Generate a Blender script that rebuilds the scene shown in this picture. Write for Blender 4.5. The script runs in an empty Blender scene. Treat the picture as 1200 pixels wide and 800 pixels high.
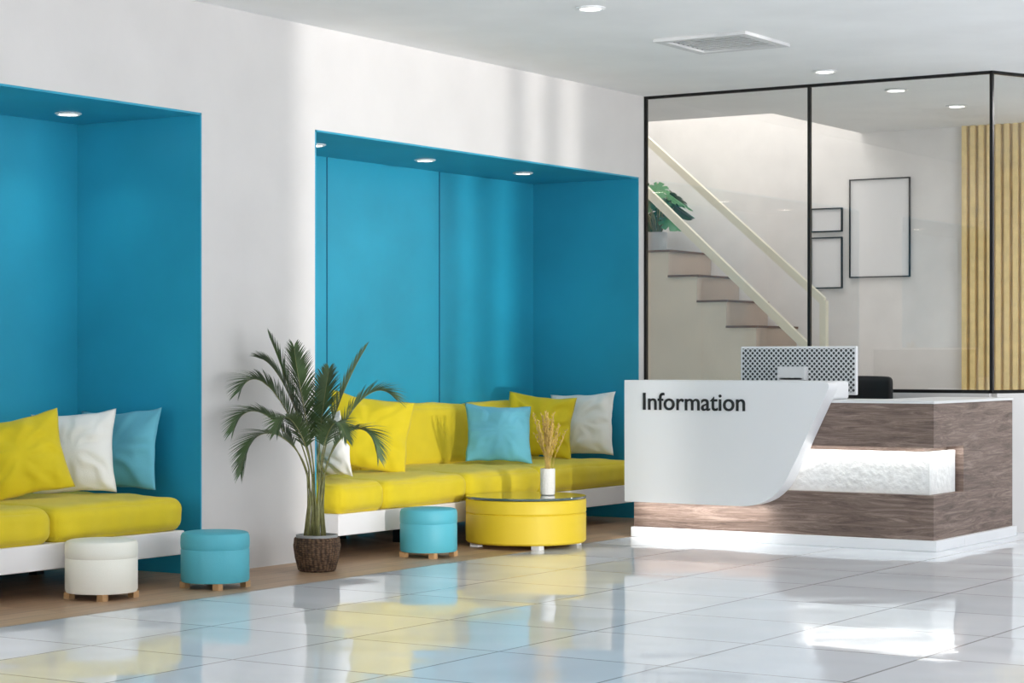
import bpy, bmesh, math, random
from mathutils import Vector, Matrix, noise
random.seed(7)
S = bpy.context.scene
COL = S.collection
try:
    S.view_settings.view_transform = 'Standard'
    S.view_settings.look = 'None'
except Exception: pass

# ------------------------------------------------------------ helpers
def lin(c):
    out=[]
    for v in c:
        v=v/255.0
        out.append(v/12.92 if v<=0.04045 else ((v+0.055)/1.055)**2.4)
    return (out[0],out[1],out[2],1.0)

def mat(name,col,rough=0.6,metal=0.0,var=0.0,vscale=6.0,bump=0.0,bscale=60.0,spec=0.5,coat=0.0,sheen=0.0,emis=None,es=0.0):
    m=bpy.data.materials.new(name); m.use_nodes=True
    nt=m.node_tree; b=nt.nodes['Principled BSDF']
    b.inputs['Base Color'].default_value=lin(col)
    b.inputs['Roughness'].default_value=rough
    b.inputs['Metallic'].default_value=metal
    b.inputs['Specular IOR Level'].default_value=spec
    b.inputs['Coat Weight'].default_value=coat
    b.inputs['Sheen Weight'].default_value=sheen
    if emis:
        b.inputs['Emission Color'].default_value=lin(emis); b.inputs['Emission Strength'].default_value=es
    tc=nt.nodes.new('ShaderNodeTexCoord')
    if var>0:
        n=nt.nodes.new('ShaderNodeTexNoise'); n.inputs['Scale'].default_value=vscale; n.inputs['Detail'].default_value=5
        nt.links.new(tc.outputs['Object'],n.inputs['Vector'])
        r=nt.nodes.new('ShaderNodeValToRGB')
        c=lin(col)
        r.color_ramp.elements[0].position=0.3; r.color_ramp.elements[1].position=0.7
        r.color_ramp.elements[0].color=(c[0]*(1-var),c[1]*(1-var),c[2]*(1-var),1)
        r.color_ramp.elements[1].color=(min(1,c[0]*(1+var)),min(1,c[1]*(1+var)),min(1,c[2]*(1+var)),1)
        nt.links.new(n.outputs['Fac'],r.inputs['Fac']); nt.links.new(r.outputs['Color'],b.inputs['Base Color'])
    if bump>0:
        n=nt.nodes.new('ShaderNodeTexNoise'); n.inputs['Scale'].default_value=bscale; n.inputs['Detail'].default_value=4
        nt.links.new(tc.outputs['Object'],n.inputs['Vector'])
        bp=nt.nodes.new('ShaderNodeBump'); bp.inputs['Strength'].default_value=bump; bp.inputs['Distance'].default_value=0.01
        nt.links.new(n.outputs['Fac'],bp.inputs['Height']); nt.links.new(bp.outputs['Normal'],b.inputs['Normal'])
    return m

def link(o,parent=None):
    COL.objects.link(o)
    if parent: o.parent=parent
    return o

def empty(name,loc=(0,0,0)):
    e=bpy.data.objects.new(name,None); e.empty_display_size=0.1; COL.objects.link(e); e.location=loc; return e

def mesh_obj(name,verts,faces,mats,parent=None,loc=(0,0,0),smooth=False,midx=None):
    me=bpy.data.meshes.new(name); me.from_pydata([tuple(v) for v in verts],[],faces); me.update()
    if not isinstance(mats,(list,tuple)): mats=[mats]
    for m in mats: me.materials.append(m)
    for i,p in enumerate(me.polygons):
        p.use_smooth=smooth
        if midx: p.material_index=midx[i]
    o=bpy.data.objects.new(name,me); o.location=loc
    return link(o,parent)

def boxes(name,lst,mats,parent=None,loc=(0,0,0),bevel=0.0):
    """lst: (x0,y0,z0,x1,y1,z1[,matidx])"""
    V=[];F=[];MI=[]
    for b in lst:
        x0,y0,z0,x1,y1,z1=b[:6]; mi=b[6] if len(b)>6 else 0
        n=len(V)
        V+=[(x0,y0,z0),(x1,y0,z0),(x1,y1,z0),(x0,y1,z0),(x0,y0,z1),(x1,y0,z1),(x1,y1,z1),(x0,y1,z1)]
        F+=[(n,n+3,n+2,n+1),(n+4,n+5,n+6,n+7),(n,n+1,n+5,n+4),(n+1,n+2,n+6,n+5),(n+2,n+3,n+7,n+6),(n+3,n,n+4,n+7)]
        MI+=[mi]*6
    o=mesh_obj(name,V,F,mats,parent,loc,False,MI)
    if bevel>0:
        md=o.modifiers.new('bev','BEVEL'); md.width=bevel; md.segments=3; md.limit_method='ANGLE'
    return o

def lathe(name,prof,mats,parent=None,loc=(0,0,0),n=64,midx=None,smooth=True):
    V=[];F=[];MI=[]
    for r,z in prof:
        for i in range(n):
            a=2*math.pi*i/n; V.append((r*math.cos(a),r*math.sin(a),z))
    for k in range(len(prof)-1):
        for i in range(n):
            j=(i+1)%n
            F.append((k*n+i,k*n+j,(k+1)*n+j,(k+1)*n+i)); MI.append(midx[k] if midx else 0)
    F.append(tuple(reversed(range(n)))); MI.append(midx[0] if midx else 0)
    F.append(tuple((len(prof)-1)*n+i for i in range(n))); MI.append(midx[-1] if midx else 0)
    o=mesh_obj(name,V,F,mats,parent,loc,smooth,MI)
    if smooth:
        md=o.modifiers.new('es','EDGE_SPLIT'); md.split_angle=math.radians(40)
    return o

def tube(V,F,pts,rad,n=6):
    base=len(V)
    for i,p in enumerate(pts):
        p=Vector(p)
        a=Vector(pts[max(0,i-1)]); b=Vector(pts[min(len(pts)-1,i+1)])
        t=(b-a).normalized()
        u=t.cross(Vector((0,0,1)))
        if u.length<1e-3: u=Vector((1,0,0))
        u.normalize(); w=t.cross(u)
        r=rad[i] if isinstance(rad,(list,tuple)) else rad
        for k in range(n):
            an=2*math.pi*k/n
            V.append(p+u*math.cos(an)*r+w*math.sin(an)*r)
    for i in range(len(pts)-1):
        for k in range(n):
            j=(k+1)%n
            F.append((base+i*n+k,base+i*n+j,base+(i+1)*n+j,base+(i+1)*n+k))
    F.append(tuple(base+k for k in reversed(range(n))))
    F.append(tuple(base+(len(pts)-1)*n+k for k in range(n)))

def soft_box(name,size,loc,r,m,parent=None,puff=0.02,wr=0.006,seed=0,rot=(0,0,0),n=20):
    hx,hy,hz=[s/2 for s in size]
    bm=bmesh.new(); bmesh.ops.create_cube(bm,size=2.0)
    bmesh.ops.subdivide_edges(bm,edges=bm.edges[:],cuts=n,use_grid_fill=True)
    def rm(t): return math.copysign(1-(1-abs(t))**1.7,t)
    for v in bm.verts:
        c=v.co; p=Vector((rm(c.x)*hx,rm(c.y)*hy,rm(c.z)*hz))
        a,b,d=p.x/hx,p.y/hy,p.z/hz
        q=Vector((max(-hx+r,min(hx-r,p.x)),max(-hy+r,min(hy-r,p.y)),max(-hz+r,min(hz-r,p.z))))
        dd=p-q
        if dd.length>1e-6: nn=dd.normalized(); p2=q+nn*r
        else: p2=p; nn=Vector((0,0,1))
        fx=(1-a*a);fy=(1-b*b);fz=(1-d*d)
        if abs(d)>0.99: p2.z+=math.copysign(puff,d)*(max(0,fx)*max(0,fy))**0.6
        if abs(a)>0.99: p2.x+=math.copysign(puff*0.4,a)*(max(0,fz)*max(0,fy))**0.6
        if abs(b)>0.99: p2.y+=math.copysign(puff*0.4,b)*(max(0,fx)*max(0,fz))**0.6
        w=noise.noise(Vector((p2.x*5+seed*3.1,p2.y*5,p2.z*5)))*wr+noise.noise(Vector((p2.x*14+seed,p2.y*9,p2.z*9)))*wr*0.4
        v.co=p2+nn*w
    me=bpy.data.meshes.new(name); bm.to_mesh(me); bm.free(); me.materials.append(m)
    for p in me.polygons: p.use_smooth=True
    o=bpy.data.objects.new(name,me); o.location=loc; o.rotation_euler=rot
    return link(o,parent)

def pillow(name,loc,w,h,t,yaw,tilt,roll,m,seed=0):
    n=36; V=[];F=[];idx={}
    for s in (1,-1):
        for i in range(n+1):
            for j in range(n+1):
                u=-1+2*i/n; v=-1+2*j/n
                edge=i in(0,n) or j in(0,n)
                if s==-1 and edge: idx[(s,i,j)]=idx[(1,i,j)]; continue
                x=w/2*u*(1-0.09*(1-v*v)*abs(u)**1.5)
                z=h/2*v*(1-0.09*(1-u*u)*abs(v)**1.5)
                th=t/2*((1-u**4)*(1-v**4))**0.62*(0.45+0.55*math.exp(-1.1*(u*u+v*v)))
                sd=Vector((u*2.2+seed*5.3,v*2.2,s*3+seed))
                ang=math.atan2(v,u)
                rad=math.hypot(u,v)
                wr=(noise.noise(sd)*0.022+math.sin(ang*9+seed+4*noise.noise(sd))*0.010*rad)*(1-max(abs(u),abs(v))**6)
                idx[(s,i,j)]=len(V)
                V.append((x+noise.noise(sd+Vector((9,0,0)))*0.010,-s*(th+ (wr if not edge else 0)),z+noise.noise(sd+Vector((0,9,0)))*0.010))
    for s in (1,-1):
        for i in range(n):
            for j in range(n):
                q=[idx[(s,i,j)],idx[(s,i+1,j)],idx[(s,i+1,j+1)],idx[(s,i,j+1)]]
                if s==-1: q.reverse()
                F.append(tuple(q))
    o=mesh_obj(name,V,F,m,None,loc,True)
    o.rotation_euler=(Matrix.Rotation(math.radians(yaw),3,'Z')@Matrix.Rotation(math.radians(-tilt),3,'X')@Matrix.Rotation(math.radians(roll),3,'Y')).to_euler()
    return o

def area(name,loc,rot,sx,sy,power,col=(1,1,1),parent=None):
    l=bpy.data.lights.new(name,'AREA'); l.shape='RECTANGLE'; l.size=sx; l.size_y=sy; l.energy=power; l.color=col
    o=bpy.data.objects.new(name,l); o.location=loc; o.rotation_euler=rot
    return link(o,parent)

# ------------------------------------------------------------ materials
M_wall=mat('wall_paint',(218,215,213),0.75,var=0.03,vscale=2.5,bump=0.05,bscale=120)
M_ceil=mat('ceiling_paint',(240,240,240),0.85,var=0.04,vscale=1.5)
M_back=mat('plaster_light',(228,224,221),0.8,var=0.06,vscale=3)
M_blue=mat('niche_blue_paint',(40,158,190),0.42,var=0.08,vscale=1.6,bump=0.04,bscale=90)
M_yel=mat('yellow_fabric',(226,202,20),0.8,var=0.04,vscale=8,bump=0.35,bscale=260,sheen=0.15)
M_yel2=mat('yellow_leather',(222,192,40),0.5,bump=0.1,bscale=200)
M_aqua=mat('aqua_leather',(84,178,194),0.5,bump=0.12,bscale=200)
M_aquaf=mat('aqua_fabric',(108,188,208),0.85,var=0.04,bump=0.35,bscale=260,sheen=0.15)
M_cream=mat('cream_leather',(240,238,226),0.5,bump=0.1,bscale=200)
M_whitef=mat('white_fabric',(248,246,240),0.85,bump=0.35,bscale=260)
M_white=mat('white_lacquer',(236,237,239),0.3)
M_frame=mat('sofa_white_base',(238,236,236),0.4)
M_black=mat('black_metal',(14,14,15),0.35,metal=0.3)
M_blackf=mat('black_mesh',(22,22,24),0.6)
M_letter=mat('letter_dark',(30,32,34),0.5)
M_footw=mat('wooden_foot',(190,150,105),0.5,var=0.1,vscale=30)
M_leaf=mat('palm_leaf',(82,104,64),0.42,var=0.35,vscale=9)
M_stem=mat('palm_stem',(140,138,88),0.6,var=0.25,vscale=25)
M_soil=mat('soil',(50,38,28),0.95,bump=0.6,bscale=60,var=0.3,vscale=40)
M_mon=mat('monstera_leaf',(40,105,50),0.4,var=0.2,vscale=10)
M_wheat=mat('dried_wheat',(205,172,95),0.8,var=0.15,vscale=40)
M_beige=mat('stair_beige',(220,208,188),0.7,var=0.05,vscale=3)
M_riser=mat('stair_riser',(204,184,166),0.7,var=0.05,vscale=3)
M_tread=mat('stair_tread',(118,88,70),0.5,var=0.15,vscale=8)
M_rail=mat('railing_cream',(226,220,200),0.5)
M_poster=mat('poster_paper',(228,226,226),0.6)
M_slat=mat('slat_wood',(236,208,146),0.55,var=0.1,vscale=10)
M_slatb=mat('slat_backing',(206,178,122),0.7,var=0.1,vscale=10)
M_glasst=mat('smoked_table_glass',(70,88,84),0.04,spec=0.8,coat=0.5)
M_led=mat('lamp_lens',(255,255,255),0.4,emis=(255,250,240),es=8)
M_screen=mat('screen_black',(8,8,10),0.15)
M_plas=mat('counter_grey',(226,226,226),0.35)
M_block=mat('textured_stone_white',(228,228,226),0.8,bump=0.6,bscale=26,var=0.06,vscale=20)

def wood(name,c1,c2,c3,scale,rough=0.55):
    m=bpy.data.materials.new(name); m.use_nodes=True; nt=m.node_tree; b=nt.nodes['Principled BSDF']
    tc=nt.nodes.new('ShaderNodeTexCoord'); mp=nt.nodes.new('ShaderNodeMapping'); mp.inputs['Scale'].default_value=scale
    nt.links.new(tc.outputs['Object'],mp.inputs['Vector'])
    n=nt.nodes.new('ShaderNodeTexNoise'); n.inputs['Scale'].default_value=1; n.inputs['Detail'].default_value=10; n.inputs['Roughness'].default_value=0.8; n.inputs['Distortion'].default_value=1.0
    nt.links.new(mp.outputs['Vector'],n.inputs['Vector'])
    r=nt.nodes.new('ShaderNodeValToRGB'); e=r.color_ramp.elements
    e[0].position=0.32;e[0].color=lin(c1);e[1].position=0.72;e[1].color=lin(c3)
    k=e.new(0.5);k.color=lin(c2)
    nt.links.new(n.outputs['Fac'],r.inputs['Fac']); nt.links.new(r.outputs['Color'],b.inputs['Base Color'])
    b.inputs['Roughness'].default_value=rough
    bp=nt.nodes.new('ShaderNodeBump'); bp.inputs['Strength'].default_value=0.4; bp.inputs['Distance'].default_value=0.005
    nt.links.new(n.outputs['Fac'],bp.inputs['Height']); nt.links.new(bp.outputs['Normal'],b.inputs['Normal'])
    return m
M_wood=wood('rustic_brown_wood',(66,52,45),(120,101,91),(174,155,143),(2.2,2.2,30))

def plank_floor():
    m=bpy.data.materials.new('plank_floor'); m.use_nodes=True; nt=m.node_tree; b=nt.nodes['Principled BSDF']
    tc=nt.nodes.new('ShaderNodeTexCoord'); mp=nt.nodes.new('ShaderNodeMapping'); mp.inputs['Rotation'].default_value=(0,0,math.pi/2)
    nt.links.new(tc.outputs['Object'],mp.inputs['Vector'])
    br=nt.nodes.new('ShaderNodeTexBrick'); br.inputs['Scale'].default_value=1; br.inputs['Brick Width'].default_value=1.4; br.inputs['Row Height'].default_value=0.16
    br.inputs['Mortar Size'].default_value=0.002; br.inputs['Color1'].default_value=lin((210,174,140)); br.inputs['Color2'].default_value=lin((186,150,118)); br.inputs['Mortar'].default_value=lin((100,78,60))
    nt.links.new(mp.outputs['Vector'],br.inputs['Vector'])
    n=nt.nodes.new('ShaderNodeTexNoise'); n.inputs['Scale'].default_value=1; n.inputs['Detail'].default_value=7
    mp2=nt.nodes.new('ShaderNodeMapping'); mp2.inputs['Scale'].default_value=(30,2.5,1)
    nt.links.new(tc.outputs['Object'],mp2.inputs['Vector']); nt.links.new(mp2.outputs['Vector'],n.inputs['Vector'])
    mx=nt.nodes.new('ShaderNodeMix'); mx.data_type='RGBA'; mx.blend_type='MULTIPLY'; mx.inputs[0].default_value=0.45
    nt.links.new(br.outputs['Color'],mx.inputs[6]); nt.links.new(n.outputs['Fac'],mx.inputs[7])
    nt.links.new(mx.outputs[2],b.inputs['Base Color']); b.inputs['Roughness'].default_value=0.4
    return m
def tile_floor():
    m=bpy.data.materials.new('polished_tile'); m.use_nodes=True; nt=m.node_tree; b=nt.nodes['Principled BSDF']
    L=nt.links.new
    tc=nt.nodes.new('ShaderNodeTexCoord'); mp=nt.nodes.new('ShaderNodeMapping'); mp.inputs['Location'].default_value=(7.34,0.35,0)
    L(tc.outputs['Object'],mp.inputs['Vector'])
    br=nt.nodes.new('ShaderNodeTexBrick'); br.offset=0.0; br.inputs['Scale'].default_value=1; br.inputs['Brick Width'].default_value=0.8; br.inputs['Row Height'].default_value=0.8
    br.inputs['Mortar Size'].default_value=0.007; br.inputs['Mortar Smooth'].default_value=0.1
    br.inputs['Color1'].default_value=lin((243,246,250)); br.inputs['Color2'].default_value=lin((235,240,245)); br.inputs['Mortar'].default_value=lin((172,172,172))
    L(mp.outputs['Vector'],br.inputs['Vector'])
    n2=nt.nodes.new('ShaderNodeTexNoise'); n2.inputs['Scale'].default_value=0.9; n2.inputs['Detail'].default_value=6; n2.inputs['Distortion'].default_value=1.5
    L(tc.outputs['Object'],n2.inputs['Vector'])
    r=nt.nodes.new('ShaderNodeValToRGB'); r.color_ramp.elements[0].color=(0.94,0.95,0.96,1); r.color_ramp.elements[1].color=(1,1,1,1)
    r.color_ramp.elements[0].position=0.4; r.color_ramp.elements[1].position=0.6
    L(n2.outputs['Fac'],r.inputs['Fac'])
    mx=nt.nodes.new('ShaderNodeMix'); mx.data_type='RGBA'; mx.blend_type='MULTIPLY'; mx.inputs[0].default_value=1
    L(br.outputs['Color'],mx.inputs[6]); L(r.outputs['Color'],mx.inputs[7]); L(mx.outputs[2],b.inputs['Base Color'])
    b.inputs['Roughness'].default_value=0.06; b.inputs['IOR'].default_value=1.33
    # gentle waviness of the glaze; every tile gets its own wave field so reflections break at the joints
    fl=nt.nodes.new('ShaderNodeVectorMath'); fl.operation='SCALE'; fl.inputs['Scale'].default_value=1/0.8
    L(mp.outputs['Vector'],fl.inputs[0])
    fl2=nt.nodes.new('ShaderNodeVectorMath'); fl2.operation='FLOOR'; L(fl.outputs[0],fl2.inputs[0])
    fl3=nt.nodes.new('ShaderNodeVectorMath'); fl3.operation='MULTIPLY'; fl3.inputs[1].default_value=(3.7,5.3,0); L(fl2.outputs[0],fl3.inputs[0])
    ad=nt.nodes.new('ShaderNodeVectorMath'); ad.operation='ADD'; L(tc.outputs['Object'],ad.inputs[0]); L(fl3.outputs[0],ad.inputs[1])
    wn=nt.nodes.new('ShaderNodeTexNoise'); wn.inputs['Scale'].default_value=1.7; wn.inputs['Detail'].default_value=0.5; wn.inputs['Distortion'].default_value=0.3
    L(ad.outputs[0],wn.inputs['Vector'])
    bp=nt.nodes.new('ShaderNodeBump'); bp.inputs['Strength'].default_value=0.5; bp.inputs['Distance'].default_value=0.015
    L(wn.outputs['Fac'],bp.inputs['Height'])
    L(bp.outputs['Normal'],b.inputs['Normal'])
    return m
M_plank=plank_floor(); M_tile=tile_floor()

def glass_mat():
    m=bpy.data.materials.new('thin_glass'); m.use_nodes=True; nt=m.node_tree; nt.nodes.clear(); L=nt.links.new
    o=nt.nodes.new('ShaderNodeOutputMaterial'); mx=nt.nodes.new('ShaderNodeMixShader'); t=nt.nodes.new('ShaderNodeBsdfTransparent'); g=nt.nodes.new('ShaderNodeBsdfGlossy')
    t.inputs['Color'].default_value=(0.95,0.96,0.955,1); g.inputs['Roughness'].default_value=0.01
    ge=nt.nodes.new('ShaderNodeNewGeometry'); d=nt.nodes.new('ShaderNodeVectorMath'); d.operation='DOT_PRODUCT'
    L(ge.outputs['Normal'],d.inputs[0]); L(ge.outputs['Incoming'],d.inputs[1])
    def mth(op,a,b=None):
        n=nt.nodes.new('ShaderNodeMath'); n.operation=op
        if isinstance(a,(int,float)): n.inputs[0].default_value=a
        else: L(a,n.inputs[0])
        if b is not None:
            if isinstance(b,(int,float)): n.inputs[1].default_value=b
            else: L(b,n.inputs[1])
        return n.outputs[0]
    f=mth('ADD',mth('MULTIPLY',mth('POWER',mth('SUBTRACT',1.0,mth('ABSOLUTE',d.outputs['Value'])),5.0),0.93),0.06)
    L(f,mx.inputs[0]); L(t.outputs[0],mx.inputs[1]); L(g.outputs[0],mx.inputs[2]); L(mx.outputs[0],o.inputs[0])
    return m
M_glass=glass_mat()

def perf_mat():
    m=bpy.data.materials.new('perforated_back'); m.use_nodes=True; nt=m.node_tree; b=nt.nodes['Principled BSDF']
    tc=nt.nodes.new('ShaderNodeTexCoord'); mp=nt.nodes.new('ShaderNodeMapping')
    mp.inputs['Scale'].default_value=(26,0.001,26); mp.inputs['Rotation'].default_value=(0,math.radians(45),0)
    nt.links.new(tc.outputs['Object'],mp.inputs['Vector'])
    v=nt.nodes.new('ShaderNodeTexVoronoi'); v.inputs['Randomness'].default_value=0; v.inputs['Scale'].default_value=1.5
    nt.links.new(mp.outputs['Vector'],v.inputs['Vector'])
    r=nt.nodes.new('ShaderNodeValToRGB'); r.color_ramp.elements[0].position=0.34; r.color_ramp.elements[0].color=lin((60,62,64)); r.color_ramp.elements[1].position=0.40; r.color_ramp.elements[1].color=lin((215,217,218))
    nt.links.new(v.outputs['Distance'],r.inputs['Fac']); nt.links.new(r.outputs['Color'],b.inputs['Base Color'])
    b.inputs['Roughness'].default_value=0.4; b.inputs['Metallic'].default_value=0.2
    return m
M_perf=perf_mat()

def weave_mat():
    m=bpy.data.materials.new('wicker_weave'); m.use_nodes=True; nt=m.node_tree; b=nt.nodes['Principled BSDF']
    tc=nt.nodes.new('ShaderNodeTexCoord'); 
    w=nt.nodes.new('ShaderNodeTexVoronoi'); w.inputs['Scale'].default_value=48; w.inputs['Randomness'].default_value=0.35
    mp=nt.nodes.new('ShaderNodeMapping'); mp.inputs['Scale'].default_value=(1,1,1.8)
    nt.links.new(tc.outputs['Object'],mp.inputs['Vector']); nt.links.new(mp.outputs['Vector'],w.inputs['Vector'])
    r=nt.nodes.new('ShaderNodeValToRGB'); r.color_ramp.elements[0].color=lin((142,110,82)); r.color_ramp.elements[1].color=lin((52,36,26)); r.color_ramp.elements[1].position=0.7
    nt.links.new(w.outputs['Distance'],r.inputs['Fac']); nt.links.new(r.outputs['Color'],b.inputs['Base Color'])
    bp=nt.nodes.new('ShaderNodeBump'); bp.invert=True; bp.inputs['Strength'].default_value=0.9; bp.inputs['Distance'].default_value=0.01
    nt.links.new(w.outputs['Distance'],bp.inputs['Height']); nt.links.new(bp.outputs['Normal'],b.inputs['Normal']); b.inputs['Roughness'].default_value=0.8
    return m
M_weave=weave_mat()

# ------------------------------------------------------------ room shell
WX=-8.144; NX=-9.11; H=3.31; NZ=2.67
YF=14.68; YB=18.15; RX=3.0; Y0=-3.0
boxes('floor',[(-7.34,Y0-0.2,-0.1,RX+0.2,YB+0.15,0),(-10.7,YF,-0.1,-7.34,YB+0.15,0)],M_tile)
boxes('wood_floor',[(-9.3,Y0-0.2,-0.1,-7.34,YF,0.0)],M_plank)
boxes('ceiling',[(-9.3,Y0-0.2,H,RX+0.2,YF,H+0.15),(-10.7,YF,H,RX+0.2,16.3,H+0.15),(-7.79,16.3,H,RX+0.2,YB+0.15,H+0.15)],M_ceil)
e=0.012
boxes('wall_left',[
  (-9.3,Y0,0,WX,5.33,H),
  (-9.3,5.33,NZ,WX,14.62,H),
  (-9.3,5.33,0,NX-e,14.62,NZ),
  (-9.3,9.43+e,0,WX,10.52-e,NZ),
  (-9.3,14.62+e,0,WX,YF+0.1,H),
  (-9.3,14.62,NZ,WX,14.62+e,H)],M_wall)
def niche(nm,ya,yb):
    return boxes(nm,[(NX-e,ya,0,NX,yb,NZ-e),(NX-e,ya-e,0,WX+0.001,ya,NZ),(NX-e,yb,0,WX+0.001,yb+e,NZ),(NX-e,ya-e,NZ-e,WX+0.001,yb+e,NZ)],M_blue)
niche('wall_niche',5.35,9.43); niche('wall_niche.001',10.52,14.62)
M_seam=mat('panel_seam',(0,84,116),0.7)
for i,y in enumerate((11.89,13.28)):
    boxes('trim_%d'%(i+1),[(NX,y-0.006,0,NX+0.002,y+0.006,NZ-e)],M_seam)
boxes('wall_partition',[(WX,YF,0,-5.31,YF+0.1,1.0),(-10.7,YF,0,-9.3,YF+0.1,H)],M_wall)
boxes('wall_back',[(-10.7,YB,0,RX+0.2,YB+0.15,5.6)],M_back)
boxes('wall_stair_left',[(-10.85,YF,0,-10.7,YB+0.15,5.6)],M_back)
boxes('wall_stair_upper',[(-10.7,16.15,H+0.15,-7.79,16.3,5.6),(-7.79,16.15,H+0.15,-7.64,YB,5.6)],M_back)
boxes('ceiling_stairwell',[(-10.85,16.15,5.6,-7.64,YB+0.15,5.7)],M_ceil)
wins=[(4.72,6.95),(8.3,13.9)]
boxes('wall_right',[(RX,Y0,0,RX+0.2,wins[0][0],H),(RX,wins[0][1],0,RX+0.2,wins[1][0],H),(RX,wins[1][1],0,RX+0.2,YB,H)],M_wall)
boxes('window_1',[(RX+0.05,6.31,0,RX+0.12,6.39,H),(RX+0.05,6.61,0,RX+0.12,6.69,H),(RX+0.05,4.72,0.0,RX+0.12,6.95,0.06)],M_black)
boxes('window_2',[(RX+0.05,y,0,RX+0.12,y+0.05,H) for y in (8.3,10.15,12.0,13.85)]+[(RX+0.05,8.35,0,RX+0.12,13.85,0.06)],M_black)
boxes('wall_rear',[(-9.3,Y0-0.2,0,RX+0.2,Y0,0.4),(-9.3,Y0-0.2,3.0,RX+0.2,Y0,H),(-9.3,Y0-0.2,0.4,-7.5,Y0,3.0),(1.6,Y0-0.2,0.4,RX+0.2,Y0,3.0)],M_wall)
boxes('window_3',[(x,Y0-0.14,0.4,x+0.05,Y0-0.08,3.0) for x in (-7.5,-5.2,-2.95,-0.7,1.55)],M_black)

# ------------------------------------------------------------ glass partition
gp=empty('glass_partition',(0,0,0))
kx,ky=-5.31,YF+0.05
dvec=Vector((0.40,0.917,0)).normalized(); klen=3.6
fr=[(-8.144,YF+0.035,H-0.022,kx,YF+0.065,H),(-8.144,YF+0.035,1.0,kx,YF+0.065,1.025),(-8.144,YF+0.035,1.025,-8.122,YF+0.065,H-0.022),(-6.742,YF+0.035,1.025,-6.720,YF+0.065,H-0.022),(kx-0.012,YF+0.035,1.0,kx+0.012,YF+0.065,H)]
boxes('frame_front',fr,M_black,gp)
boxes('pane_front',[(-8.122,YF+0.048,1.025,-6.742,YF+0.052,H-0.022),(-6.720,YF+0.048,1.025,kx-0.012,YF+0.052,H-0.022)],M_glass,gp)
a=math.atan2(dvec.y,dvec.x)
fs=boxes('frame_side',[(0,-0.015,H-0.022,klen,0.015,H),(0,-0.015,1.0,klen,0.015,1.025),(1.7,-0.012,1.03,1.724,0.012,H-0.03)],M_black,gp); fs.location=(kx,ky,0); fs.rotation_euler=(0,0,a)
ps=boxes('pane_side',[(0.02,-0.002,1.03,klen,0.002,H-0.03)],M_glass,gp); ps.location=(kx,ky,0); ps.rotation_euler=(0,0,a)
lw=boxes('wall_partition_side',[(0.0,-0.05,0,klen,0.05,1.0)],M_wall); lw.location=(kx,ky,0); lw.rotation_euler=(0,0,a)

# ------------------------------------------------------------ ceiling fixtures
def downlight(x,y,z,power,r=0.075):
    p=empty('recessed_downlight',(x,y,z))
    lathe('trim_ring',[(r*0.8,-0.001),(r*1.15,-0.001),(r*1.2,-0.006),(r*0.95,-0.014),(r*0.8,-0.008)],M_white,p,n=40)
    lathe('lens',[(r*0.82,-0.010),(r*0.82,-0.004)],M_led,p,n=32)
    l=bpy.data.lights.new('lamp','SPOT'); l.energy=power; l.spot_size=math.radians(120); l.spot_blend=0.8; l.shadow_soft_size=0.05; l.color=(1,0.97,0.92)
    o=bpy.data.objects.new('lamp',l); link(o,p); o.location=(0,0,-0.03)
for (x,y) in ((-6.34,10.81),(-6.32,14.09),(-6.30,15.37),(-6.28,16.6),(-6.34,7.5)): downlight(x,y,H,25)
for (x,y) in ((-8.63,12.4),(-8.61,13.67),(-8.63,11.13),(-8.72,8.95),(-8.72,7.6)): downlight(x,y,NZ-e,7,0.065)
v=[(-0.33,-0.33,-0.02,0.33,-0.27,0),(-0.33,0.27,-0.02,0.33,0.33,0),(-0.33,-0.27,-0.02,-0.27,0.27,0),(0.27,-0.27,-0.02,0.33,0.27,0),(-0.27,-0.27,-0.004,0.27,0.27,-0.001,1)]
for i in range(8): v.append((-0.25,-0.25+i*0.066,-0.010,0.25,-0.25+i*0.066+0.030,-0.005))
boxes('ceiling_air_vent',v,[mat('vent_paint',(212,212,212),0.6),mat('vent_gap',(110,110,110),0.8)],None,(-6.3,12.43,H))

# ------------------------------------------------------------ reception desk
dk=empty('reception_desk',(0,0,0))
xl,xr,yf=-7.34,-5.12,13.12
boxes('wood_body',[
 (xl,yf,0.07,xr,13.62,0.36),(-5.62,13.62,0.07,xr,14.62,0.36),
 (xl,yf,0.36,-6.5,13.62,0.67),(-6.5,13.24,0.36,-5.24,13.62,0.67),(-5.62,13.62,0.36,-5.24,13.66,0.67),(-5.62,13.66,0.36,xr,14.62,0.67),
 (xl,yf,0.67,xr,13.62,0.955),(-5.62,13.62,0.67,xr,14.62,0.955)],M_wood,dk)
boxes('lit_stone_band',[(-6.5,yf+0.045,0.362,xr-0.045,13.24,0.64),(-5.24,13.24,0.362,xr-0.045,13.62,0.64)],M_block,dk)
boxes('plinth',[(xl-0.01,yf-0.03,0,xr+0.03,13.6,0.07),(-5.6,13.6,0,xr+0.03,14.63,0.07)],M_white,dk,bevel=0.004)
boxes('counter_top',[(xl,yf-0.005,0.956,xr+0.005,13.64,0.975),(-5.66,13.64,0.956,xr+0.005,14.63,0.975)],M_plas,dk,bevel=0.003)
prof=[(-7.33,0.255),(-6.42,0.255)]
def bez(p0,p1,p2,n=10):
    return [((1-t)**2*p0[0]+2*(1-t)*t*p1[0]+t*t*p2[0],(1-t)**2*p0[1]+2*(1-t)*t*p1[1]+t*t*p2[1]) for t in [i/n for i in range(n+1)]]
prof+=bez((-6.42,0.255),(-6.18,0.265),(-6.08,0.47))
prof+=bez((-6.00,0.62),(-5.965,0.70),(-5.93,0.77),4)
prof+=bez((-5.80,1.03),(-5.765,1.10),(-5.84,1.10),8)
prof+=[(-7.33,1.10)]
n=len(prof); y1,y2=12.965,13.115
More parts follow.
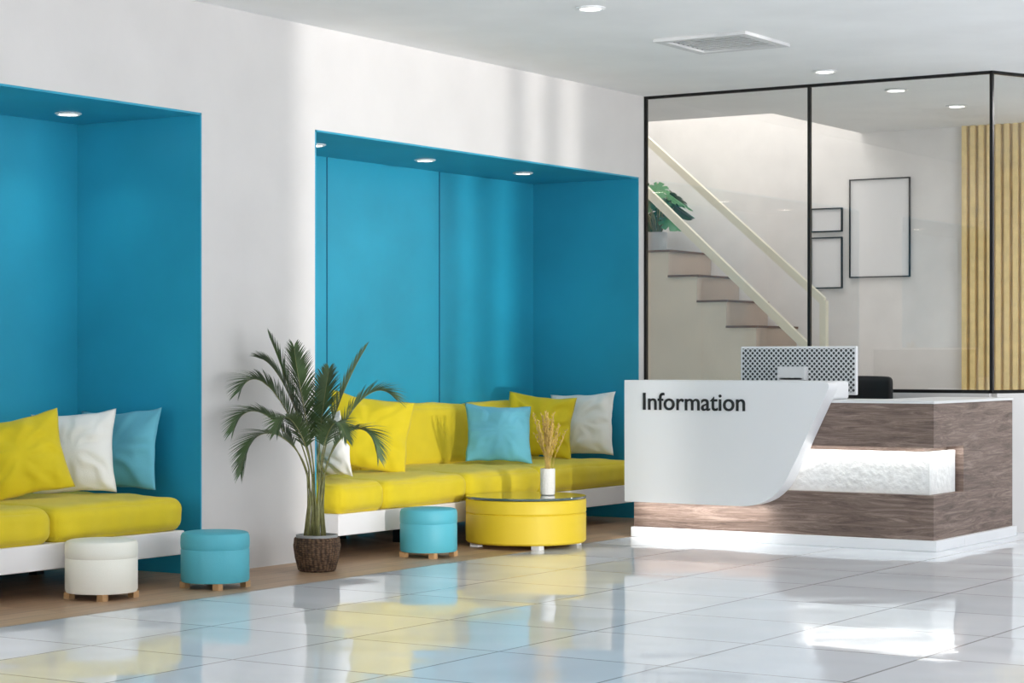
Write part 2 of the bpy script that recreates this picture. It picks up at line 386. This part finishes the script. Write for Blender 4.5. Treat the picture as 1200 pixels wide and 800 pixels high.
V=[(x,y1,z) for x,z in prof]+[(x,y2,z) for x,z in prof]
F=[tuple(range(n)),tuple(reversed(range(n,2*n)))]+[((i+1)%n,i,n+i,n+(i+1)%n) for i in range(n)]
mesh_obj('white_front_panel',V,F,M_white,dk)
boxes('raised_transaction_top',[(-7.33,13.115,0.975,-5.83,13.40,1.10)],M_white,dk,bevel=0.02)
tx=bpy.data.curves.new('information_lettering','FONT'); tx.body='Information'; tx.size=0.169; tx.extrude=0.004; tx.offset=0.0012
tx.materials.append(M_letter)
to=bpy.data.objects.new('information_lettering',tx); link(to,dk); to.location=(-7.19,12.96,0.897); to.rotation_euler=(math.pi/2,0,0)
area('led_band_front',(-5.84,yf+0.022,0.668),(math.radians(12),0,0),1.36,0.03,3.2,(1,0.98,0.95),dk)
area('led_band_side',(xr-0.022,13.38,0.668),(0,math.radians(12),0),0.03,0.5,1.0,(1,0.98,0.95),dk)
area('led_under_panel',(-6.8,13.04,0.252),(math.radians(10),0,0),1.0,0.05,3.5,(1,0.98,0.95),dk)

mo=empty('computer_monitor',(-6.28,13.56,0))
boxes('panel_shell',[(-0.44,-0.012,1.0,0.44,0.012,1.335)],M_white,mo,bevel=0.008)
boxes('perforated_back_plate',[(-0.425,-0.016,1.02,0.425,-0.0115,1.32)],M_perf,mo)
boxes('screen',[(-0.425,0.0115,1.02,0.425,0.014,1.32)],M_screen,mo)
boxes('stand',[(-0.13,-0.07,1.10,0.08,-0.016,1.195),(-0.11,-0.07,0.98,0.06,-0.045,1.12),(-0.15,-0.1,0.9755,0.1,0.1,0.985)],M_plas,mo,bevel=0.004)

ch=empty('office_chair',(-6.16,14.2,0))
soft_box('seat',(0.46,0.44,0.08),(0,-0.02,0.5),0.035,M_blackf,ch,0.01,0.001,n=10)
bk=soft_box('backrest',(0.46,0.06,0.50),(0,0.24,0.865),0.028,M_blackf,ch,0.01,0.001,n=12)
for vv in bk.data.vertices: vv.co.y-=0.9*vv.co.x**2
VV=[];FF=[]
tube(VV,FF,[(0,0,0.06),(0,0,0.47)],0.025,12)
for i in range(5):
    an=2*math.pi*i/5+0.3
    tube(VV,FF,[(0,0,0.10),(0.24*math.cos(an),0.24*math.sin(an),0.06)],[0.025,0.015],8)
    cx,cy=0.25*math.cos(an),0.25*math.sin(an)
    tube(VV,FF,[(cx-0.015,cy,0.027),(cx+0.015,cy,0.027)],0.027,12)
tube(VV,FF,[(0,0.15,0.49),(0,0.27,0.52),(0,0.275,0.72)],0.02,8)
for s in(-1,1): tube(VV,FF,[(s*0.2,0,0.5),(s*0.26,0.02,0.55),(s*0.26,0.05,0.7),(s*0.26,-0.12,0.71)],0.014,8)
mesh_obj('chair_frame',VV,FF,M_black,ch,smooth=True)

# ------------------------------------------------------------ sofas
def sofa(ya,yb,cuts,backs):
    s=empty('modular_sofa',(0,0,0))
    xf=-8.0; xb=-9.09
    boxes('base_frame',[(xb,ya,0.15,xf,yb,0.285)],M_frame,s,bevel=0.006)
    legs=[]
    k=max(2,int((yb-ya)/1.2)+1)
    for i in range(k):
        y=ya+0.15+(yb-ya-0.36)*i/(k-1)
        for x in(-9.0,-8.5): legs.append((x,y,0,x+0.06,y+0.06,0.15))
    boxes('legs',legs,M_black,s)
    for i in range(len(cuts)-1):
        a_,b_=cuts[i],cuts[i+1]
        soft_box('seat_cushion_%d'%(i+1),(1.08,b_-a_-0.004,0.19),((xf+xb)/2+0.01,(a_+b_)/2,0.375),0.07,M_yel,s,0.022,0.012,seed=i+ya,n=26)
    for i,(a_,b_) in enumerate(backs):
        soft_box('back_cushion_%d'%(i+1),(0.20,b_-a_-0.004,0.46),(-8.965,(a_+b_)/2,0.675),0.07,M_yel,s,0.02,0.012,seed=i+ya+4,rot=(0,math.radians(-5),0),n=24)
sofa(10.56,14.28,[10.56,11.06,12.01,12.97,14.3],[(10.62,12.0),(12.0,13.38),(13.38,14.35)])
sofa(5.5,9.13,[5.5,6.2,7.15,8.12,9.15],[(5.6,6.5),(6.5,7.4),(7.4,8.3)])
pillow('yellow_throw_pillow',(-8.52,11.58,0.745),0.58,0.53,0.17,42,16,9,M_yel,1)
pillow('white_throw_pillow',(-8.26,10.80,0.70),0.42,0.42,0.15,160,10,5,M_whitef,2)
pillow('aqua_throw_pillow',(-8.45,11.02,0.73),0.46,0.46,0.13,110,14,0,M_aquaf,3)
pillow('aqua_throw_pillow',(-8.50,13.16,0.70),0.50,0.46,0.16,42,24,3,M_aquaf,4)
pillow('yellow_throw_pillow',(-8.60,13.90,0.735),0.52,0.50,0.17,35,16,6,M_yel,5)
pillow('white_throw_pillow',(-8.50,14.36,0.735),0.54,0.51,0.16,10,13,-3,M_whitef,6)
pillow('yellow_throw_pillow',(-8.50,8.36,0.715),0.50,0.46,0.17,45,16,-12,M_yel,7)
pillow('white_throw_pillow',(-8.52,8.79,0.72),0.48,0.48,0.16,30,14,-4,M_whitef,8)
pillow('aqua_throw_pillow',(-8.57,9.20,0.72),0.56,0.48,0.15,8,12,-3,M_aquaf,9)

# ------------------------------------------------------------ poufs and table
def pouf(x,y,m,r=0.187,h=0.305):
    p=empty('round_pouf',(x,y,0))
    f=0.035; sz=h*0.70
    prof=[(r*0.97,f),(r,f+0.012),(r,sz-0.006),(r*0.985,sz),(r,sz+0.006),(r*1.01,sz+0.03),(r*1.0,h-0.022),(r*0.96,h-0.006),(r*0.88,h),(r*0.5,h+0.006),(0.01,h+0.008)]
    lathe('upholstered_drum',prof,m,p)
    q=r*0.62
    boxes('wooden_feet',[(sx*q-0.02,sy*q-0.02,0,sx*q+0.02,sy*q+0.02,f) for sx in(-1,1) for sy in(-1,1)],M_footw,p)
    return p
pouf(-7.80,8.25,M_cream,0.188); pouf(-7.64,8.97,M_aqua); pouf(-7.69,11.09,M_aqua,0.181)
t=empty('drum_coffee_table',(-7.585,12.08,0))
R=0.403
lathe('drum_body',[(R*0.97,0.03),(R,0.042),(R,0.222),(R*0.985,0.228),(R,0.234),(R,0.305),(R*0.985,0.318),(R*0.9,0.322)],M_yel2,t,n=96)
lathe('glass_top',[(R*0.995,0.322),(R*1.0,0.326),(R*1.0,0.333),(R*0.99,0.337)],M_glasst,t,n=96)
boxes('feet',[(sx*0.24-0.03,sy*0.24-0.03,0,sx*0.24+0.03,sy*0.24+0.03,0.03) for sx in(-1,1) for sy in(-1,1)],M_white,t)
vz=empty('vase_of_dried_grass',(-7.47,12.17,0.337))
lathe('vase',[(0.04,0),(0.048,0.006),(0.05,0.04),(0.05,0.165),(0.049,0.178),(0.044,0.178),(0.043,0.12),(0.01,0.118)],mat('vase_ceramic',(235,232,224),0.5,bump=0.5,bscale=60),vz,n=40)
VV=[];FF=[]
for i in range(30):
    an=random.uniform(0,6.28); sp=random.uniform(0.02,0.12); hh=random.uniform(0.36,0.52)
    p0=Vector((random.uniform(-.015,.015),random.uniform(-.015,.015),0.12)); p3=Vector((sp*math.cos(an),sp*math.sin(an),hh))
    mid=(p0+p3)/2-Vector((math.cos(an),math.sin(an),0))*0.015
    tube(VV,FF,[p0,mid,p3],0.0016,4)
    for k in range(22):
        d=(p3-mid).normalized()
        c=p3+d*(k*0.0075-0.12); s2=random.uniform(0,6.28)
        o2=c+Vector((math.cos(s2)*0.013,math.sin(s2)*0.013,0.016))
        tube(VV,FF,[c,(c+o2)/2,o2],[0.001,0.0042,0.0008],4)
mesh_obj('dried_grass',VV,FF,M_wheat,vz)

# ------------------------------------------------------------ potted palm
Rv=Vector((0.8434,0.5373,0)); Cv=Vector((0.5373,-0.8434,0))
pp=empty('potted_palm',(-7.72,9.98,0))
lathe('wicker_basket',[(0.10,0),(0.112,0.01),(0.13,0.08),(0.14,0.15),(0.134,0.195),(0.128,0.2),(0.126,0.17),(0.02,0.165)],M_weave,pp,n=48)
lathe('inner_pot',[(0.118,0.166),(0.124,0.215),(0.116,0.215),(0.112,0.19),(0.01,0.188)],mat('pot_liner',(170,170,168),0.4),pp,n=48)
lathe('soil',[(0.111,0.185),(0.111,0.195)],M_soil,pp,n=32)
VV=[];FF=[];LV=[];LF=[]
def bz(p0,p1,p2,p3,t): 
    return p0*(1-t)**3+p1*3*t*(1-t)**2+p2*3*t*t*(1-t)+p3*t**3
def frond(base,mid1,mid2,tip,ll=0.2,n=54,t0=0.26):
    N=24
    pts=[bz(base,mid1,mid2,tip,i/N) for i in range(N+1)]
    tube(VV,FF,pts,[0.005*(1-0.8*i/N) for i in range(N+1)],6)
    for k in range(n):
        t=t0+(1-t0)*k/(n-1)
        p=bz(base,mid1,mid2,tip,t); q=bz(base,mid1,mid2,tip,min(1,t+0.02)); q0=bz(base,mid1,mid2,tip,t-0.02)
        T=(q-q0).normalized(); side=T.cross(Vector((0,0,1)))
        if side.length<0.15: side=Rv.copy()
        side.normalize(); up=side.cross(T).normalized()
        s=(t-t0)/(1-t0)
        L=ll*(0.6+0.9*s*(1-s)*2)*(1-0.45*s*s)
        for sg in(-1,1):
            d=(side*sg*(0.8-0.35*s)+T*(0.65+0.5*s)+up*0.22+Vector([random.uniform(-.07,.07) for _ in range(3)])).normalized()
            w=0.0056
            b0=len(LV); M=5
            for i in range(M+1):
                f=i/M; c=p+d*L*f+Vector((0,0,-1))*L*0.24*f*f
                ww=w*(0.5+1.6*f if f<0.3 else (1-f)*1.35+0.02)
                wd=T.cross(d).cross(d); 
                if wd.length<1e-3: wd=T.copy()
                wd.normalize()
                LV.append(c+wd*ww); LV.append(c-wd*ww)
            for i in range(M): LF.append((b0+2*i,b0+2*i+1,b0+2*i+3,b0+2*i+2))
def P(s,c,z): return Rv*s+Cv*c+Vector((0,0,z))
specs=[ # tip s,c,z , mid2 s,c,z, leaflet length
 (-0.27,0.06,1.37, -0.19,0.04,1.18,0.26),(-0.12,0.14,1.31,-0.11,0.06,1.12,0.25),(-0.42,0.24,1.07,-0.31,0.10,1.30,0.25),
 (-0.46,0.26,0.84,-0.37,0.14,1.12,0.22),(-0.41,0.30,0.60,-0.37,0.18,0.97,0.20),
 (0.28,0.0,1.30,0.18,0.0,1.14,0.25),(0.46,0.08,1.02,0.30,0.02,1.20,0.25),(0.37,0.14,0.68,0.31,0.08,0.98,0.20),
 (0.06,-0.12,1.18,0.04,-0.06,1.04,0.22),(-0.20,0.34,0.84,-0.16,0.26,1.04,0.19),(0.20,0.36,0.80,0.14,0.28,1.0,0.18),(-0.33,0.02,1.25,-0.21,0.0,1.22,0.25)]
for i,(s,c,z,ms,mc,mz,ll) in enumerate(specs):
    foot=P(ms*0.12,mc*0.12,0.19)+Vector((0.03*math.cos(i*2.4),0.03*math.sin(i*2.4),0))
    head=P(ms*0.15,mc*0.13,0.56+0.02*(i%3))
    tube(VV,FF,[foot,foot*0.5+head*0.5+P(-ms*0.04,0,0),head],[0.009,0.007,0.0055],8)
    frond(head,head+P(ms*0.14,mc*0.14,0.22),P(ms,mc,mz),P(s,c,z),ll)
mesh_obj('stems',VV,FF,M_stem,pp,smooth=True)
mesh_obj('fronds',LV,LF,M_leaf,pp,smooth=True)

# ------------------------------------------------------------ staircase (behind the glass)
st=empty('staircase',(0,0,0))
ys=17.3; rise=0.2345; run=0.297; x0=-9.32; zt=2.25
bx=[(-10.7,ys,0,x0,YB,zt-0.02,0),(-10.7,ys-0.01,zt-0.02,x0+0.02,YB,zt,1),(x0,ys,zt-rise,x0+0.004,YB,zt-0.02,2)]
k=1
while zt-rise*k>0.02:
    z=zt-rise*k; bx.append((x0+run*(k-1),ys,0,x0+run*k,YB,z-0.02,0)); bx.append((x0+run*(k-1),ys-0.01,z-0.02,x0+run*k+0.02,YB,z,1)); bx.append((x0+run*k,ys,max(0,z-rise),x0+run*k+0.004,YB,z-0.02,2)); k+=1
boxes('steps',bx,[M_beige,M_tread,M_riser],st)
VV=[];FF=[]
def slab(pts,w,h):
    for i in range(len(pts)-1):
        (xa,za),(xb_,zb)=pts[i],pts[i+1]; b0=len(VV)
        for (x,z) in((xa,za),(xb_,zb)):
            for dy in(-w/2,w/2):
                for dz in(-h/2,h/2): VV.append((x,ys+0.05+dy,z+dz))
        FF.extend([(b0,b0+1,b0+3,b0+2),(b0+4,b0+6,b0+7,b0+5),(b0,b0+4,b0+5,b0+1),(b0+2,b0+3,b0+7,b0+6),(b0,b0+2,b0+6,b0+4),(b0+1,b0+5,b0+7,b0+3)])
slab([(-9.95,3.60),(-7.78,1.745)],0.05,0.085)
slab([(-9.95,3.14),(-7.78,1.20)],0.05,0.10)
mesh_obj('railing',VV,FF,M_rail,st)
boxes('newel_post',[(-7.82,ys+0.02,0.83,-7.76,ys+0.08,1.76),(-9.98,ys+0.02,zt,-9.92,ys+0.08,3.66)],M_rail,st)

mn=empty('potted_monstera',(-9.66,17.72,2.25))
lathe('white_pot',[(0.075,0),(0.085,0.01),(0.095,0.19),(0.088,0.19),(0.085,0.16),(0.01,0.155)],M_white,mn,n=40)
VV=[];FF=[];LV=[];LF=[]
for i in range(18):
    an=i*2.4+0.5; sp=random.uniform(0.08,0.25); hh=random.uniform(0.34,0.70)
    tip=Vector((sp*math.cos(an),sp*math.sin(an)*0.7,hh)); b=Vector((0.02*math.cos(an),0.02*math.sin(an),0.14))
    tube(VV,FF,[b,b*0.5+tip*0.5+Vector((0,0,0.06)),tip],0.005,6)
    out=Vector((math.cos(an),math.sin(an),-0.7)).normalized(); sd=out.cross(Vector((0,0,1))).normalized()
    sz=random.uniform(0.10,0.14); c0=len(LV); LV.append(tip+out*sz*0.7)
    NN=48
    for j in range(NN):
        th=2*math.pi*j/NN
        r=sz*(1.0+0.18*math.cos(th))
        if 0.5<th<2.9 or 3.4<th<5.8:
            if (j%5)==0: r*=0.6
        if j==NN//2: r*=0.45
        LV.append(tip+out*sz*0.7+out*math.cos(th)*r*1.15+sd*math.sin(th)*r*0.95+Vector((0,0,-0.25*abs(math.sin(th))*r)))
    for j in range(NN): LF.append((c0,c0+1+j,c0+1+(j+1)%NN))
mesh_obj('leaf_stalks',VV,FF,M_stem,mn,smooth=True)
mesh_obj('leaves',LV,LF,M_mon,mn)

def picture(xa,xb_,za,zb):
    p=empty('picture_frame',((xa+xb_)/2,YB,(za+zb)/2)); w=(xb_-xa)/2; h=(zb-za)/2; f=0.011
    boxes('frame',[(-w,-0.025,-h,w,0,-h+f),(-w,-0.025,h-f,w,0,h),(-w,-0.025,-h+f,-w+f,0,h-f),(w-f,-0.025,-h+f,w,0,h-f)],M_black,p)
    boxes('poster',[(-w+f,-0.012,-h+f,w-f,-0.001,h-f)],M_poster,p)
picture(-7.89,-7.30,1.987,2.887); picture(-8.275,-7.96,2.415,2.635); picture(-8.275,-7.96,1.895,2.367)
sl=[(-6.80,YB-0.02,0,-5.2,YB-0.001,H,1)]
x=-6.80
while x<-5.25:
    sl.append((x,YB-0.06,0,x+0.045,YB-0.02,H,0)); x+=0.078
boxes('wood_slat_panel',sl,[M_slat,M_slatb])

# ------------------------------------------------------------ lighting
w=bpy.data.worlds.new('World'); S.world=w; w.use_nodes=True; nt=w.node_tree
bg=nt.nodes['Background']; bg.inputs[1].default_value=0.74
tc=nt.nodes.new('ShaderNodeTexCoord'); sx=nt.nodes.new('ShaderNodeSeparateXYZ'); nt.links.new(tc.outputs['Generated'],sx.inputs[0])
mr=nt.nodes.new('ShaderNodeMapRange'); mr.inputs['From Min'].default_value=-0.12; mr.inputs['From Max'].default_value=0.05
nt.links.new(sx.outputs['Z'],mr.inputs['Value'])
mxw=nt.nodes.new('ShaderNodeMix'); mxw.data_type='RGBA'
mxw.inputs[6].default_value=(9.6,9.7,9.8,1)   # added glow below the horizon, brightens the ceiling; no ground is modelled
mxw.inputs[7].default_value=(4.5,4.8,5.1,1)      # bright sky
nt.links.new(mr.outputs['Result'],mxw.inputs[0]); nt.links.new(mxw.outputs[2],bg.inputs[0])
def portal(nm,loc,rot,sx,sy):
    o=area(nm,loc,rot,sx,sy,1); o.data.cycles.is_portal=True
portal('window_portal_1',(RX+0.25,(4.72+6.95)/2,H/2),(0,math.pi/2,0),H,2.23)
portal('window_portal_2',(RX+0.25,(8.3+13.9)/2,H/2),(0,math.pi/2,0),H,5.6)
portal('window_portal_3',(-2.95,Y0-0.25,1.7),(math.pi/2,0,math.pi),9.1,2.6)
sp=bpy.data.lights.new('low_sun','SPOT'); sp.energy=22000; sp.spot_size=math.radians(8.0); sp.spot_blend=0.05; sp.shadow_soft_size=0.22; sp.color=(1,0.97,0.94)
so=bpy.data.objects.new('low_sun',sp); link(so); so.location=(22,-4.6,2.3)
tgt=Vector((WX,12.0,1.75)); so.rotation_euler=(tgt-so.location).to_track_quat('-Z','Y').to_euler()
area('stairwell_fill',(-9.2,17.2,5.55),(0,0,0),2.4,1.6,80)  # added area light to brighten the upper stairwell; there is no roof opening
area('back_room_fill',(-4.0,16.6,H-0.02),(0,0,0),1.8,1.2,80)  # added fill out of view, lifts the room behind the glass; no fixture

# ------------------------------------------------------------ camera
cd=bpy.data.cameras.new('camera'); cd.lens=75; cd.sensor_width=36; cd.shift_y=20/1200; cd.clip_end=200
co=bpy.data.objects.new('camera',cd); COL.objects.link(co); co.location=(0,0,1.25); co.rotation_euler=(math.pi/2,0,math.radians(32.5))
S.camera=co
